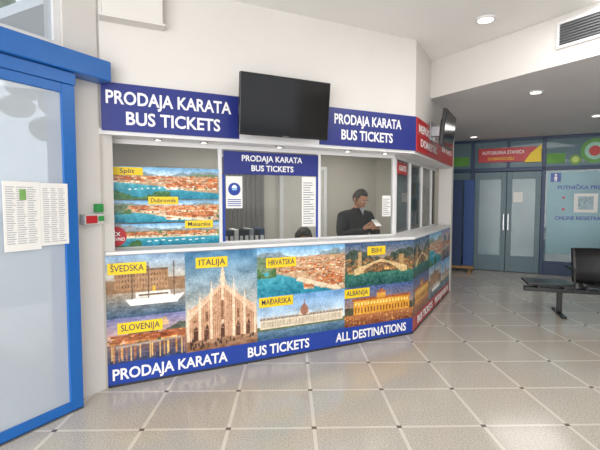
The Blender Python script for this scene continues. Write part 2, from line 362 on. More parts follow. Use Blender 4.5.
box('glazing',-.9,1.97,3.085,3.09,2.7,3.23,glassmat('fanlight_glass',(.92,.95,.97),.1,(.8,.85,.88),.3),ML,win)
boxes('wall_corridor',[(WL+5.0,10.27,3.0,3.2,0,H)],WHITE,ML)
box('wall_right_unseen',2.5,10.27,-4.4,-4.2,0,H,WHITE,ML)  # unseen wall, added solid so the back of the hall stays dim
sd=group('sliding_door')
box('header_box',-1.4,2.30,2.87,3.025,2.46,2.61,BLUE,ML,sd,.008)
box('header_rail',-1.4,2.02,2.90,3.0,2.37,2.455,BLUE,ML,sd,.004)
for i,(a,b) in enumerate(((.93,2.01),(-.17,.91))):
    boxes('leaf_%d_frame'%i,[(b-.10,b,2.90,2.94,.012,2.365),(a,a+.09,2.90,2.94,.012,2.365),(a+.09,b-.10,2.90,2.94,.012,.08),(a+.09,b-.10,2.90,2.94,2.30,2.365)],BLUE,ML,sd,.004)
    box('leaf_%d_glass'%i,a+.09,b-.10,2.917,2.923,.08,2.30,GLASSD,ML,sd)
boxes('jamb',[(1.98,2.019,2.96,3.2,0,2.455),(-.95,-.91,2.96,3.2,0,2.455)],BLUE,ML,sd)
box('floor_guide',-.9,2.0,2.89,2.95,0,.012,STEEL,ML,sd)
nb=group('posted_timetable')
for i,(a,b,z0,z1) in enumerate(((1.735,1.93,1.24,1.665),(1.50,1.733,1.22,1.67))):
    box('sheet_%d'%i,a,b,2.896,2.899,z0,z1,PAPER,ML,nb)
    rows=[]
    for j in range(26):
        z=z1-.04-j*.0145
        if z<z0+.02: break
        for q in range(3):
            w=(b-a-.03)/3; rows.append((a+.015+q*w,a+.015+q*w+w*(.55+.35*random.random()),2.8945,2.896,z,z+.005))
    boxes('print_%d'%i,rows,mat('print_light','#a6a9ae',.7),ML,nb)
box('green_label',1.60,1.64,2.893,2.8945,1.55,1.62,mat('paper_green','#79a85e',.7),ML,nb)
cb=group('door_control_box')
box('housing',2.11,2.28,2.97,3.03,1.36,1.44,mat('plastic_grey','#c9c9c6',.4),ML,cb,.006)
box('red_front',2.12,2.215,2.962,2.97,1.37,1.43,RED,ML,cb,.004)
box('green_front',2.225,2.275,2.962,2.97,1.385,1.425,mat('green_front','#2f8f4a',.4),ML,cb,.003)
box('green_switch',2.23,2.29,2.985,3.03,1.455,1.52,mat('green_front','#2f8f4a',.4),ML,cb,.004)
# ------------------------------------------------------------------ office shell
def band(o,i,x0=-.02,x1=WL-.01):
    return [fr(x0,o),corner(o),wg(x1,o),wg(x1,i),corner(i),fr(x0,i)]
cu=group('ticket_counter')
prism('counter_body',band(0,.06,.002),0,1.095,mat('counter_panel','#cfcfd2',.5),parent=cu)
prism('counter_ledge',band(-.02,.30,.002),1.10,1.13,ALU,parent=cu,bevel=.004)
prism('kick_strip',band(-.006,0,.002),0.0,.02,mat('kick_strip','#2a2c33',.5),parent=cu)
prism('wall_office_upper',band(0,.14,x1=.85),2.12,H,WHITE)
prism('wall_wing_upper',[wg(.85,0),wg(WL,0),wg(WL,.14),wg(.85,.14)],2.12,HL,WHITE)
prism('trim_soffit',band(-.002,.34),2.075,2.12,ALU)
BK=2.6
wc=inter(fr(0,BK),U,room(0,WL+5.0),R)
prism('wall_office_back',[fr(-.1,BK),wc,(wc[0]+.0,wc[1]+.12),(fr(-.1,BK)[0],fr(-.1,BK)[1]+.12)],0,H,INTW)
prism('wall_office_end',[wc,wg(WL+.055,0.0),wg(WL+.15,0.0),(wc[0]+W[0]*.1,wc[1]+W[1]*.1)],0,HL-.002,INTW)
prism('column_wing_end',[wg(WL,-.01),wg(WL+.16,-.01),wg(WL+.16,.2),wg(WL,.2)],0,HL-.001,WHITE)
prism('wall_office_side',[fr(-.12,.0),fr(-.001,.0),fr(-.001,BK),fr(-.12,BK)],0,H,INTW)
prism('ceiling_office',[fr(.0,.145),corner(.145),wg(WL,.145),wc,fr(0,BK-.01)],2.42,2.46,CEIL)
dct=group('wall_duct')
box('duct_box',0.02,.47,-.12,-.002,2.97,H-.002,WHITE,MF,dct,.006)
box('duct_flange',0.0,.49,-.125,-.001,2.955,2.97,WHITE,MF,dct,.002)
gz=group('office_glazing')
G=.25
def wxy(off):
    c=corner(off); return (c[0]-B[0])*W[0]+(c[1]-B[1])*W[1]
def fx(off):
    c=corner(off); return (c[0]-A[0])*U[0]+(c[1]-A[1])*U[1]
FXc=fx(G); WXc=wxy(G)
ms=[(0.0,.035)]+[(1.015,1.05),(2.10,2.135)]+[(FXc-.035,FXc)]
boxes('mullions_front',[(a,b,G-.02,G+.025,1.13,2.075) for a,b in ms]+[(0,FXc,G-.02,G+.025,2.035,2.075),(0,FXc,G-.02,G+.025,1.13,1.15)],ALU,MF,gz,.003)
wm=[WXc+.0,WXc+.7,WXc+1.4,WXc+2.1]
boxes('mullions_wing',[(a,a+.035,G-.02,G+.025,1.13,2.075) for a in wm]+[(WXc,WL,G-.02,G+.025,2.035,2.075),(WXc,WL,G-.02,G+.025,1.13,1.15)],ALU,MW,gz,.003)
box('glass_front',.03,FXc-.03,G,G+.006,1.15,2.035,GLASS,MF,gz)
box('glass_wing',WXc+.035,WL,G,G+.006,1.15,2.035,GLASS,MW,gz)
boxes('blue_window_frame',[(1.052,1.075,G-.026,G-.021,1.15,1.80),(2.075,2.098,G-.026,G-.021,1.15,1.80)],SIGN2,MF,gz)
# ------------------------------------------------------------------ signs
def sign(name,x0,x1,z0,z1,m,M,y0,y1,lines,tm=TXT):
    g=group(name); box('panel',x0,x1,y0,y1,z0,z1,m,M,g,.002)
    for (t,cx,cz,sz,w) in lines: text(t,cx,cz,sz,tm,M,y0-.001,g,width=w,bold=sz*.022)
    return g
Z0,Z1=2.105,2.485
sign('ticket_sign',0.0,1.14,Z0,Z1,SIGN,MF,-.02,-.001,[('PRODAJA KARATA',.545,2.365,.145,1.03),('BUS TICKETS',.57,2.205,.145,.78)])
sign('ticket_sign',1.98,L-.002,Z0,Z1,SIGN,MF,-.02,-.001,[('PRODAJA KARATA',2.575,2.37,.14,.86),('BUS TICKETS',2.56,2.215,.14,.66)])
sign('blank_sign',1.142,1.978,Z0,Z1,mat('board_white','#d8d8da',.5),MF,-.015,-.001,[])
sign('destination_sign',0.0,WL,Z0,Z1,RED,MW,-.022,-.002,[('MEĐUGRADSKI',.70,2.37,.125,1.2),('DOMESTIC',.70,2.215,.125,1.0),('BUS TICKETS',2.0,2.3,.14,.85)])
sign('window_sign',1.06,2.095,1.80,2.02,SIGN,MF,G-.034,G-.027,[('PRODAJA KARATA',1.57,1.955,.08,.66),('BUS TICKETS',1.57,1.86,.08,.46)])
sign('small_red_sign',.02+WXc,.45+WXc,1.86,2.0,RED,MW,G-.034,G-.027,[('KARTE',.235+WXc,1.93,.09,.32)])
def labelbox(g,t,x,z,w,h,M,y,tw=None):
    box('label',x-w/2,x+w/2,y-.003,y-.0005,z-h/2,z+h/2,YEL,M,g)
    text(t,x,z,h*.8,NAVY,M,y-.0035,g,width=tw or w*.86,bold=h*.004)
for nm,z0,z1,mode,sd_,lb,lx,lz,tw in (('poster_split',1.555,1.84,0,3,'Split',.20,1.80,.12),('poster_dubrovnik',1.35,1.545,1,5,'Dubrovnik',.50,1.545,.22),('poster_makarska',1.14,1.34,2,8,'Makarska',.82,1.325,.21)):
    g=group(nm); w=1.0; cv=Cv(w,z1-z0,.004,seed=sd_); coast(cv,0,0,w,z1-z0,mode); cv.grade()
    box('backing',.012,1.013,G-.03,G-.022,z0,z1,PAPER,MF,g)
    canvas('print',cv,.0125,z0,MF,G-.0305,g); labelbox(g,lb,lx,lz,.26,.068,MF,G-.034,tw)
g=group('frequency_sticker')
cyl('disc',(.10,G-.040,1.235),.085,.004,'y',RED,MF,g,40)
text('2x',.10,1.262,.07,TXT,MF,G-.0415,g,bold=.001); text('DNEVNO',.10,1.21,.04,TXT,MF,G-.0415,g,bold=.001,width=.14)
g=group('hygiene_notice')
box('sheet',1.085,1.25,G-.026,G-.022,1.47,1.78,PAPER,MF,g)
cyl('pictogram_disc',(1.168,G-.028,1.655),.062,.0015,'y',SIGN2,MF,g,32)
cyl('face',(1.168,G-.0295,1.67),.026,.001,'y',TXT,MF,g,24)
box('mask',1.143,1.193,G-.031,G-.0296,1.645,1.668,mat('mask_blue','#8fb9e0',.5),MF,g)
boxes('print',[(1.10,1.235,G-.028,G-.026,1.49+.02*i,1.498+.02*i) for i in range(4)],SIGN2,MF,g)
g=group('paper_notice')
box('sheet',1.905,2.07,G-.026,G-.022,1.27,1.79,PAPER,MF,g)
boxes('print',[(1.92,1.92+.13*(.6+.4*random.random()),G-.0275,G-.026,1.30+.025*i,1.308+.025*i) for i in range(18)],GREYT,MF,g)
g=group('paper_notice')
box('sheet',2.95,3.07,G-.026,G-.022,1.36,1.60,PAPER,MF,g)
boxes('print',[(2.96,2.96+.10*(.6+.4*random.random()),G-.0275,G-.026,1.38+.022*i,1.387+.022*i) for i in range(9)],GREYT,MF,g)
g=group('destinations_mural',cu)
cv=Cv(L,1.09,.0045,base='#3a4a66',seed=11)
sweden(cv,0,.56,.66,1.09); slovenia(cv,0,.18,.66,.565); 
coast(cv,1.28,.60,2.33,1.09,1); budapest(cv,1.28,.18,2.33,.61); mostar(cv,2.3,.60,L,1.09); albania(cv,2.3,.18,L,.61); milan(cv,.64,.18,1.31,1.09)
cv.grade()
cv.rect(0,.0,L+.1,.195,'#20409a')
canvas('print',cv,0,.003,MF,-.004,g)
for t,x,z,w,tw in (('ŠVEDSKA',.165,.985,.30,None),('ITALIJA',.876,.99,.29,.24),('HRVATSKA',1.562,.945,.32,None),('BIH',2.70,1.0,.24,.13),('MAĐARSKA',1.508,.565,.36,None),('ALBANIJA',2.453,.555,.32,None),('SLOVENIJA',.26,.485,.36,None)):
    labelbox(g,t,x,z,w,.095,MF,-.005,tw)
text('PRODAJA KARATA',.52,.098,.13,TXT,MF,-.0055,g,width=.98,bold=.003)
text('BUS TICKETS',1.54,.098,.13,TXT,MF,-.0055,g,width=.66,bold=.003)
text('ALL DESTINATIONS',2.66,.098,.13,TXT,MF,-.0055,g,width=.94,bold=.003)
g=group('wing_mural',cu)
cv=Cv(WL,1.09,.008,base='#3a4a66',seed=21)
mostar(cv,0,.62,.9,1.09); albania(cv,0,.18,.9,.63); coast(cv,.9,.62,1.8,1.09,0); sweden(cv,.9,.18,1.8,.63); slovenia(cv,1.8,.6,WL,1.09); budapest(cv,1.8,.18,WL,.61)
cv.grade()
cv.rect(0,0,3,.195,'#b3252c')
canvas('print',cv,0,.003,MW,-.004,g)
text('BUS TICKETS',.7,.098,.125,TXT,MW,-.0055,g,width=.9,bold=.002); text('PRODAJA KARATA',1.9,.098,.125,TXT,MW,-.0055,g,width=1.1,bold=.002)
# ------------------------------------------------------------------ TVs
def tv(x,z,w,h,y,tilt,M):
    g=group('wall_tv'); T=M@Matrix.Translation((x,y,z))@Matrix.Rotation(math.radians(tilt),4,'X')
    box('casing',-w/2,w/2,0,.045,-h/2,h/2,BLACK,T,g,.006)
    box('back_bulge',-w*.33,w*.33,.045,.08,-h*.36,h*.25,BLACK,T,g,.01)
    box('screen',-w/2+.012,w/2-.012,-.002,.001,-h/2+.02,h/2-.012,SCREEN,T,g)
    box('status_strip',-.03,.03,-.003,0,-h/2+.005,-h/2+.011,STEEL,T,g)
    box('mount_arm',x-.05,x+.05,y+.07,-.022,z-.06,z+.06,STEEL,M,g)
    box('mount_plate',x-.15,x+.15,-.034,-.022,z-.12,z+.12,STEEL,M,g)
    return g
tv(1.525,2.385,.89,.53,-.22,6,MF)
tv(.85,2.43,.75,.44,-.24,6,MW)
# ------------------------------------------------------------------ ceiling fittings
LAMP=mat('lamp_lens','#fff6e8',.4,emit=2.0)
def downlight(x,y,z,r=.09):
    g=group('ceiling_downlight')
    cyl('trim_ring',(x,y,z-.012),r,.012,'z',ALU,I4,g,32); cyl('lens',(x,y,z-.016),r*.72,.004,'z',LAMP,I4,g,32)
downlight(1.83,4.35,H,.10)
for (x,y) in ((2.86,5.3),(4.6,6.75),(3.6,9.0)): downlight(x,y,HL,.085)
for s_ in (.45,.85,1.6,2.4,2.9):
    g=group('soffit_light'); cyl('ring',(s_,.12,2.067),.035,.008,'z',STEEL,MF,g,24); cyl('lens',(s_,.12,2.064),.024,.004,'z',LAMP,MF,g,24)
g=group('air_vent')
box('backing',1.62,2.5,-.03,-.021,3.03,3.24,mat('vent_dark','#4b4d50',.6),MB,g)
boxes('frame',[(1.60,2.52,-.045,-.021,3.235,3.26),(1.60,2.52,-.045,-.021,3.01,3.035),(1.60,1.625,-.045,-.021,3.035,3.235),(2.495,2.52,-.045,-.021,3.035,3.235)],ALU,MB,g,.002)
boxes('slats',[(1.625,2.495,-.044,-.031,3.05+.026*i,3.057+.026*i) for i in range(7)],mat('vent_slat','#6b6c6e',.5),MB,g)
# ------------------------------------------------------------------ back wall
WB=10.27
boxes('wall_back',[(-3.2,4.4,WB+.10,WB+.25,0,H),(-3.2,-1.9,WB-.0,WB+.1,0,H),(2.9,4.4,WB,WB+.1,0,H)],mat('back_room_dark','#39434a',.8),MR)
bf=group('window_2')
v=[]
for a in (-1.9,-1.15,.22,1.95,2.84): v.append((a,a+.07,WB-.04,WB+.06,0,HL))
v+=[(-1.9,2.9,WB-.04,WB+.06,2.16,2.24),(-1.9,2.9,WB-.04,WB+.06,2.80,HL),(-.44,-.38,WB-.04,WB+.06,2.24,2.8),(.29,2.9,WB-.04,WB+.06,0,.28),(-1.9,-1.15,WB-.04,WB+.06,0,.28)]
boxes('frame',v,FRAMEB,MR,bf,.004)
boxes('glazing',[(.29,1.95,WB,WB+.01,.28,2.16),(2.02,2.84,WB,WB+.01,.28,2.16),(-1.83,-1.15,WB,WB+.01,.28,2.16),(-1.83,-1.15,WB,WB+.01,2.24,2.8),(-1.08,-.44,WB,WB+.01,2.24,2.8),(-.38,.22,WB,WB+.01,2.24,2.8),(.29,1.95,WB,WB+.01,2.24,2.8),(2.02,2.84,WB,WB+.01,2.24,2.8)],GLASSB,MR,bf)
boxes('green_band',[(-1.83,-1.2,WB-.012,WB-.002,2.30,2.5),(.3,.62,WB-.012,WB-.002,2.30,2.5)],mat('band_green','#5f9a3f',.6,var=.2,scale=5),MR,bf)
dr=group('door_1')
for i,(a,b,hx) in enumerate(((-1.075,-.435,-.475),(-.425,.215,-.385))):
    boxes('leaf_%d'%i,[(a,a+.10,WB-.02,WB+.03,.01,2.15),(b-.10,b,WB-.02,WB+.03,.01,2.15),(a+.1,b-.1,WB-.02,WB+.03,2.0,2.15),(a+.1,b-.1,WB-.02,WB+.03,.01,.35)],DOORG,MR,dr,.004)
    box('pane_%d'%i,a+.1,b-.1,WB,WB+.01,.35,2.0,mat('door_pane','#758d95',.25,var=.12,scale=1.2),MR,dr)
    box('pull_%d'%i,hx-.012,hx+.012,WB-.07,WB-.045,.9,1.25,STEEL,MR,dr,.004)
    boxes('pull_stub_%d'%i,[(hx-.01,hx+.01,WB-.046,WB-.02,.93,.95),(hx-.01,hx+.01,WB-.046,WB-.02,1.2,1.22)],STEEL,MR,dr)
box('paper_on_door',-.30,-.12,WB-.012,WB-.004,1.5,1.72,PAPER,MR,dr)
g=group('transom_sign')
meshobj('red_board',[(-1.0,WB-.06,2.36),(.0,WB-.06,2.36),(.12,WB-.06,2.66),(-1.0,WB-.06,2.66),(-1.0,WB-.045,2.36),(.0,WB-.045,2.36),(.12,WB-.045,2.66),(-1.0,WB-.045,2.66)],[[0,1,2,3],[7,6,5,4],[0,4,5,1],[1,5,6,2],[2,6,7,3],[3,7,4,0]],RED,MR,g)
meshobj('yellow_arrow',[(-.12,WB-.063,2.34),(.2,WB-.063,2.34),(.2,WB-.063,2.70),(.0,WB-.063,2.52)],[[0,1,2,3]],YEL,MR,g)
text('AUTOBUSNA STANICA',-.52,2.56,.10,TXT,MR,WB-.062,g,width=.82,bold=.001); text('DOBRODOŠLI',-.56,2.43,.08,YEL,MR,WB-.062,g,width=.5,bold=.001)
g=group('round_sticker'); cyl('disc',(1.12,WB-.01,2.52),.24,.005,'y',mat('sticker_green','#5f9a4a',.5),MR,g,40); cyl('ring',(1.12,WB-.014,2.52),.17,.003,'y',mat('sticker_teal','#9cc9b8',.5),MR,g,32); cyl('inner',(1.12,WB-.017,2.52),.10,.002,'y',mat('sticker_red','#c04545',.5),MR,g,32)
g=group('round_sticker'); cyl('disc',(.80,WB-.01,2.36),.10,.005,'y',mat('sticker_olive','#6f9a3d',.5),MR,g,32); cyl('inner',(.80,WB-.014,2.36),.06,.003,'y',mat('sticker_lime','#b9d070',.5),MR,g,32)
g=group('window_registration_notice')
box('film',.33,1.93,WB-.012,WB-.003,.45,2.12,mat('film_teal','#85adb8',.4,var=.15,scale=1.3),MR,g)
box('blue_square',.38,.56,WB-.02,WB-.013,1.92,2.10,SIGN2,MR,g)
cyl('pictogram_head',(.47,WB-.022,2.06),.022,.002,'y',TXT,MR,g,20); boxes('pictogram_body',[(.445,.495,WB-.022,WB-.02,1.97,2.03),(.45,.466,WB-.022,WB-.02,1.93,1.97),(.474,.49,WB-.022,WB-.02,1.93,1.97)],TXT,MR,g)
text('PUTNIČKA PRIJAVA',.98,1.80,.10,SIGN2,MR,WB-.014,g,width=.95,bold=.003)
box('code_patch',.80,1.20,WB-.018,WB-.013,1.30,1.68,PAPER,MR,g)
box('code_patch_core',.87,1.13,WB-.02,WB-.018,1.36,1.62,mat('patch_grey','#9fb7bf',.6,var=.3,scale=30),MR,g)
text('ONLINE REGISTRATION',.98,1.18,.10,SIGN2,MR,WB-.014,g,width=1.0,bold=.003)
for (cx,cz) in ((.62,1.36),(.62,1.60)): cyl('red_dot',(cx,WB-.016,cz),.025,.003,'y',RED,MR,g,20)
g=group('display_board')
NV=mat('board_navy','#2a3d66',.6,var=.08)
boxes('panels',[(-2.15,-1.72,9.85,9.89,.12,1.98),(-1.70,-1.27,9.85,9.89,.12,1.98)],NV,MR,g,.004)
box('panel_second',-1.25,-1.04,9.95,9.99,.12,1.98,mat('board_blue','#33528c',.6),MR,g,.004)
WD=mat('board_wood','#a07a4c',.6,var=.2,scale=8)
boxes('wood_rails',[(-2.17,-1.02,9.83,9.99,.07,.12)],WD,MR,g,.003)
boxes('feet',[(-2.1,-2.06,9.6,10.15,0,.07),(-1.10,-1.06,9.6,10.15,0,.07)],WD,MR,g,.003)
# ------------------------------------------------------------------ waiting bench (black)
def bench(ox,oy,ang,n=4):
    g=group('waiting_bench'); T=Matrix.Translation((ox,oy,0))@Matrix.Rotation(ang,4,'Z')
    prof=[(-.24,.425),(-.22,.445),(-.1,.43),(.05,.415),(.16,.415),(.20,.45),(.235,.58),(.27,.74),(.30,.86),(.315,.875)]
    for k in range(n):
        y0=k*.56; ny=9; v=[];f=[]
        boxes('seat_bracket_%d'%k,[(-.16,.16,y0+.10,y0+.13,.36,.41),(-.16,.16,y0+.41,y0+.44,.36,.41)],BLACK,T,g)
        if k==n-1:
            box('side_table',-.24,.24,y0+.02,y0+.58,.412,.442,BLACK,T,g,.012); continue
        for j in range(ny):
            t=j/(ny-1); y=y0+.03+t*.48; bow=.02*(2*t-1)**2
            for (a,b) in prof: v.append((a-(bow if b>.5 else 0),y,b+(bow if b<.5 else 0)))
        P=len(prof)
        for j in range(ny-1):
            for i in range(P-1): f.append([j*P+i,j*P+i+1,(j+1)*P+i+1,(j+1)*P+i])
        o=meshobj('seat_%d'%k,v,f,BLACK,T,g,smooth=True); s=o.modifiers.new('Solid','SOLIDIFY'); s.thickness=.022; s.offset=0
    for k in range(n):
        y=k*.56+.01
        boxes('armrest_%d'%k,[(-.18,.22,y-.02,y+.02,.62,.645),(-.18,-.155,y-.012,y+.012,.34,.62)],BLACK,T,g,.005)
    box('beam',-.05,.05,-.02,n*.56+.02,.30,.36,BLACK,T,g,.006)
    for y in (.35,n*.56-.42):
        boxes('leg_%d'%int(y*10),[(-.03,.03,y-.03,y+.03,.03,.30),(-.28,.28,y-.03,y+.03,0,.03)],BLACK,T,g,.006)
    return g
bench(5.26,5.22,math.radians(72),4)
# ------------------------------------------------------------------ office interior
dk=group('office_desk')
WOOD=mat('desk_wood','#8a705a',.5,var=.15,scale=9)
box('top',.15,2.55,.42,.90,.72,.75,WOOD,MF,dk,.004)
boxes('legs',[(.16,.2,.44,.88,0,.72),(1.3,1.34,.44,.88,0,.72),(2.5,2.54,.44,.62,0,.72)],WOOD,MF,dk)
sh=group('binder_shelf')
box('shelf_board',1.02,1.80,1.0,1.26,.88,.905,WOOD,MF,sh); boxes('shelf_sides',[(1.0,1.02,1.0,1.26,0,1.0),(1.80,1.82,1.0,1.26,0,1.0)],WOOD,MF,sh)
bc=[BLACK,mat('binder_grey','#8f9296',.6),mat('binder_blue','#31435f',.6),PAPER]
x=1.035;i=0
while x<1.76:
    w=.05+.02*random.random(); hgt=.29+.015*random.random()
    box('binder_%d'%i,x,x+w,1.01,1.24,.906,.906+hgt,bc[[0,0,1,0,2,0,3][i%7]],MF,sh,.003); box('binder_label_%d'%i,x+.012,x+w-.012,1.006,1.01,1.03,1.13,PAPER,MF,sh); x+=w+.004;i+=1
g=group('wall_cabinet')
CAB=mat('cabinet_grey','#77736c',.6,var=.08)
box('carcass',.75,1.55,BK-.42,BK-.005,0,2.0,CAB,MF,g,.004)
boxes('cabinet_doors',[(.77,1.14,BK-.44,BK-.42,.1,1.96),(1.16,1.53,BK-.44,BK-.42,.1,1.96)],mat('cabinet_door','#8b857b',.55,var=.08),MF,g,.004)
g=group('window_blind')
boxes('slats',[(1.75+.075*i,1.81+.075*i,BK-.05,BK-.04,.9,2.2) for i in range(9)],mat('blind_fabric','#6d6a66',.8,var=.1),MF,g)
box('rail',1.73,2.44,BK-.06,BK-.03,2.2,2.24,ALU,MF,g)
g=group('door_office')
box('door_panel',2.75,3.5,BK-.05,BK-.01,0,2.05,mat('office_door','#c9c6c0',.5),MF,g,.004)
boxes('door_frame',[(2.69,2.75,BK-.06,BK-.005,0,2.11),(3.5,3.56,BK-.06,BK-.005,0,2.11),(2.75,3.5,BK-.06,BK-.005,2.05,2.11)],ALU,MF,g)
g=group('brochure_rack')
boxes('shelves',[(1.0,2.5,.30,.50,z,z+.015) for z in (1.16,1.38,1.6,1.82)],ALU,MW,g)
boxes('rack_sides',[(.98,1.0,.30,.50,0,2.0),(2.5,2.52,.30,.50,0,2.0)],ALU,MW,g)
cs=['#b04a3a','#e0c65a','#4a7fb5','#eeeeea','#5f9a5a','#2a3350']
for zi,z in enumerate((1.175,1.395,1.615)):
    for j in range(8):
        boxes('brochure_%d_%d'%(zi,j),[(1.03+.18*j,1.03+.18*j+.12,.36,.38,z,z+.17)],mat('brochure%d'%((j+zi*2)%6),cs[(j+zi*2)%6],.6),MW,g)
# ------------------------------------------------------------------ people
SKIN=mat('skin','#b98468',.6,var=.05,scale=20)
JACK=mat('jacket_dark','#1f2127',.85,var=.2,scale=14)
TROU=mat('trousers_dark','#2a2d36',.85,var=.1)
SHOE=mat('shoe_black','#121214',.4)
HAIRG=mat('hair_dark_grey','#45413e',.85,var=.3,scale=60)
HAIRB=mat('hair_black','#14110f',.6,var=.3,scale=60)
SHIRT=mat('shirt_grey','#a3a5aa',.8,var=.05)
EYEW=mat('eye_white','#e8e4df',.3,var=0); EYED=mat('eye_dark','#241a14',.2,var=0); LIP=mat('lip','#8d5546',.5,var=0)
def skinmesh(name,verts,edges,rad,root,M,parent,mats,matfn,lv=2):
    me=bpy.data.meshes.new(name); me.from_pydata(verts,edges,[]); me.update()
    o=bpy.data.objects.new(name,me); S.collection.objects.link(o)
    md=o.modifiers.new('Skin','SKIN'); md.use_smooth_shade=True
    for i,r in enumerate(rad):
        r=r if isinstance(r,tuple) else (r,r); me.skin_vertices[0].data[i].radius=r
        me.skin_vertices[0].data[i].use_root=(i==root)
    sb=o.modifiers.new('Sub','SUBSURF'); sb.levels=lv; sb.render_levels=lv
    dg=bpy.context.evaluated_depsgraph_get(); dg.update()
    nm=bpy.data.meshes.new_from_object(o.evaluated_get(dg)); bpy.data.objects.remove(o)
    nm.materials.clear()
    for m in mats: nm.materials.append(m)
    for p in nm.polygons:
        p.use_smooth=True; p.material_index=matfn(p.center)
    nm.name=name
    o=bpy.data.objects.new(name,nm); return link(o,parent,M)
def ell(name,c,r,m,M,parent,seg=16):
    v=[];f=[];rg=seg//2
    for j in range(rg+1):
        ph=math.pi*j/rg
        for i in range(seg):
            th=2*math.pi*i/seg; v.append((c[0]+r[0]*math.sin(ph)*math.cos(th),c[1]+r[1]*math.sin(ph)*math.sin(th),c[2]+r[2]*math.cos(ph)))
    for j in range(rg):
        for i in range(seg): f.append([j*seg+i,j*seg+(i+1)%seg,(j+1)*seg+(i+1)%seg,(j+1)*seg+i])
    return meshobj(name,v,f,m,M,parent,smooth=True)
def gs(a,b,s): return math.exp(-((a-b)/s)**2)
def head(M,parent,hairmat,long=False):
    seg,rg=48,36
    def shape(x,y,z):
        X=x*.076;Y=y*.097;Zz=z*.118
        if z<0: X*=1-.34*(-z)**1.6
        if y>0 and z<0: Y*=1+.5*z
        if y<0:
            Y*=.94; Y-= .024*gs(x,0,.15)*gs(z,-.18,.17); Y-=.006*gs(x,0,.10)*gs(z,.05,.2)
            Y+= .009*gs(abs(x),.38,.16)*gs(z,.03,.12); Y-=.005*gs(z,.2,.1)*gs(x,0,.6)
            Y-= .007*gs(x,0,.3)*gs(z,-.85,.15); Y-=.004*gs(x,0,.2)*gs(z,-.5,.08)
        return X,Y,Zz
    v=[];f=[];dirs=[]
    for j in range(rg+1):
        ph=math.pi*j/rg
        for i in range(seg):
            th=2*math.pi*i/seg; d=(math.sin(ph)*math.cos(th),math.sin(ph)*math.sin(th),math.cos(ph)); dirs.append(d); v.append(shape(*d))
    for j in range(rg):
        for i in range(seg): f.append([j*seg+i,j*seg+(i+1)%seg,(j+1)*seg+(i+1)%seg,(j+1)*seg+i])
    meshobj('head',v,f,SKIN,M,parent,smooth=True)
    k1=1.09 if long else 1.06
    hv=[(a[0]*k1,a[1]*k1+.002,a[2]*(k1-.005)+.001) for a in v]
    low=-1.2 if long else -.42
    def keep(q):
        c=[sum(dirs[k][t] for k in q)/4 for t in range(3)]
        x,y,z=c
        if z>.60: return True
        if y>.0 and z>low*.9: return True
        if y>-.42 and z>.05+(-y)*.4 : return True
        if (not long) and abs(x)>.86 and y>-.3 and z>-.15: return True
        return False
    hf=[q for q in f if keep(q)]
    if long: hv=[(a[0]*(1.12 if d[2]<.3 else 1.05),a[1]*1.05+(.02 if d[2]<0 else 0),a[2]*(1.25 if d[2]<0 else 1.02)) for a,d in zip(hv,dirs)]
    o=meshobj('hair',hv,hf,hairmat,M,parent,smooth=True); s=o.modifiers.new('Solid','SOLIDIFY'); s.thickness=.014 if long else .010; s.offset=0
    for sx in (-1,1):
        ell('eye',(sx*.029,-.080,.004),(.012,.010,.008),EYEW,M,parent); ell('pupil',(sx*.029,-.0885,.003),(.005,.003,.005),EYED,M,parent)
        ell('brow',(sx*.030,-.090,.024),(.018,.006,.005),hairmat,M,parent); ell('ear',(sx*.080,.008,-.01),(.010,.020,.032),SKIN,M,parent)
    ell('mouth',(0,-.090,-.060),(.024,.008,.006),LIP,M,parent)
def hand(name,wr,f,t,n,M,parent,curl):
    f=Vector(f).normalized(); n=Vector(n); n=(n-f*n.dot(f)).normalized(); t0=Vector(t); t=(t0-f*t0.dot(f)-n*t0.dot(n)).normalized(); wr=Vector(wr)
    vs=[wr-f*.03,wr,wr+f*.045]; rad=[(.026,.024),(.025,.018),(.030,.015)]; ed=[(0,1),(1,2)]
    lens=[.075,.085,.08,.062]
    for k in range(4):
        off=(.030-.020*k); base=wr+f*(.088-.004*abs(k-1))+t*off; vs.append(base); rad.append((.0105,.0105)); b=len(vs)-1; ed.append((2,b))
        ang=0; p=base
        for q,fr_ in enumerate((.45,.32,.23)):
            ang+=curl*(1+.08*k); d=f*math.cos(ang)+n*math.sin(ang); p=p+d*lens[k]*fr_; vs.append(p); rad.append(.0088-.001*q); ed.append((len(vs)-2,len(vs)-1))
    p=wr+f*.02+t*.026; vs.append(p); rad.append(.012); ed.append((1,len(vs)-1))
    for q,(l_,a) in enumerate(((.04,.5),(.03,.3),(.022,.1))):
        d=(f*math.cos(a)+t*math.sin(a)*.9+n*.45).normalized(); p=p+d*l_; vs.append(p); rad.append(.0105-.001*q); ed.append((len(vs)-2,len(vs)-1))
    return skinmesh(name,[tuple(q) for q in vs],ed,rad,1,M,parent,[SKIN],lambda c:0,2)
def person(name,M,J,matfn,mats,headM,hair,long,hands):
    g=group(name)
    names=list(J.keys()); idx={k:i for i,k in enumerate(names)}
    E=[('pel','sp'),('sp','ch'),('ch','nb'),('nb','nt')]
    for s in 'lr': E+=[('ch','sh'+s),('sh'+s,'el'+s),('el'+s,'wr'+s),('pel','hp'+s),('hp'+s,'kn'+s),('kn'+s,'an'+s),('an'+s,'to'+s)]
    skinmesh('body',[J[k][0] for k in names],[(idx[a],idx[b]) for a,b in E],[J[k][1] for k in names],0,M,g,mats,matfn,2)
    head(headM,g,hair,long)
    for h_ in hands: hand(*h_[:1],*h_[1:5],M,g,h_[5])
    return g
Mm=Matrix.Translation((.68,5.30,0))@Matrix.Rotation(math.radians(34),4,'Z')@Matrix.Diagonal((1,1,.975,1))
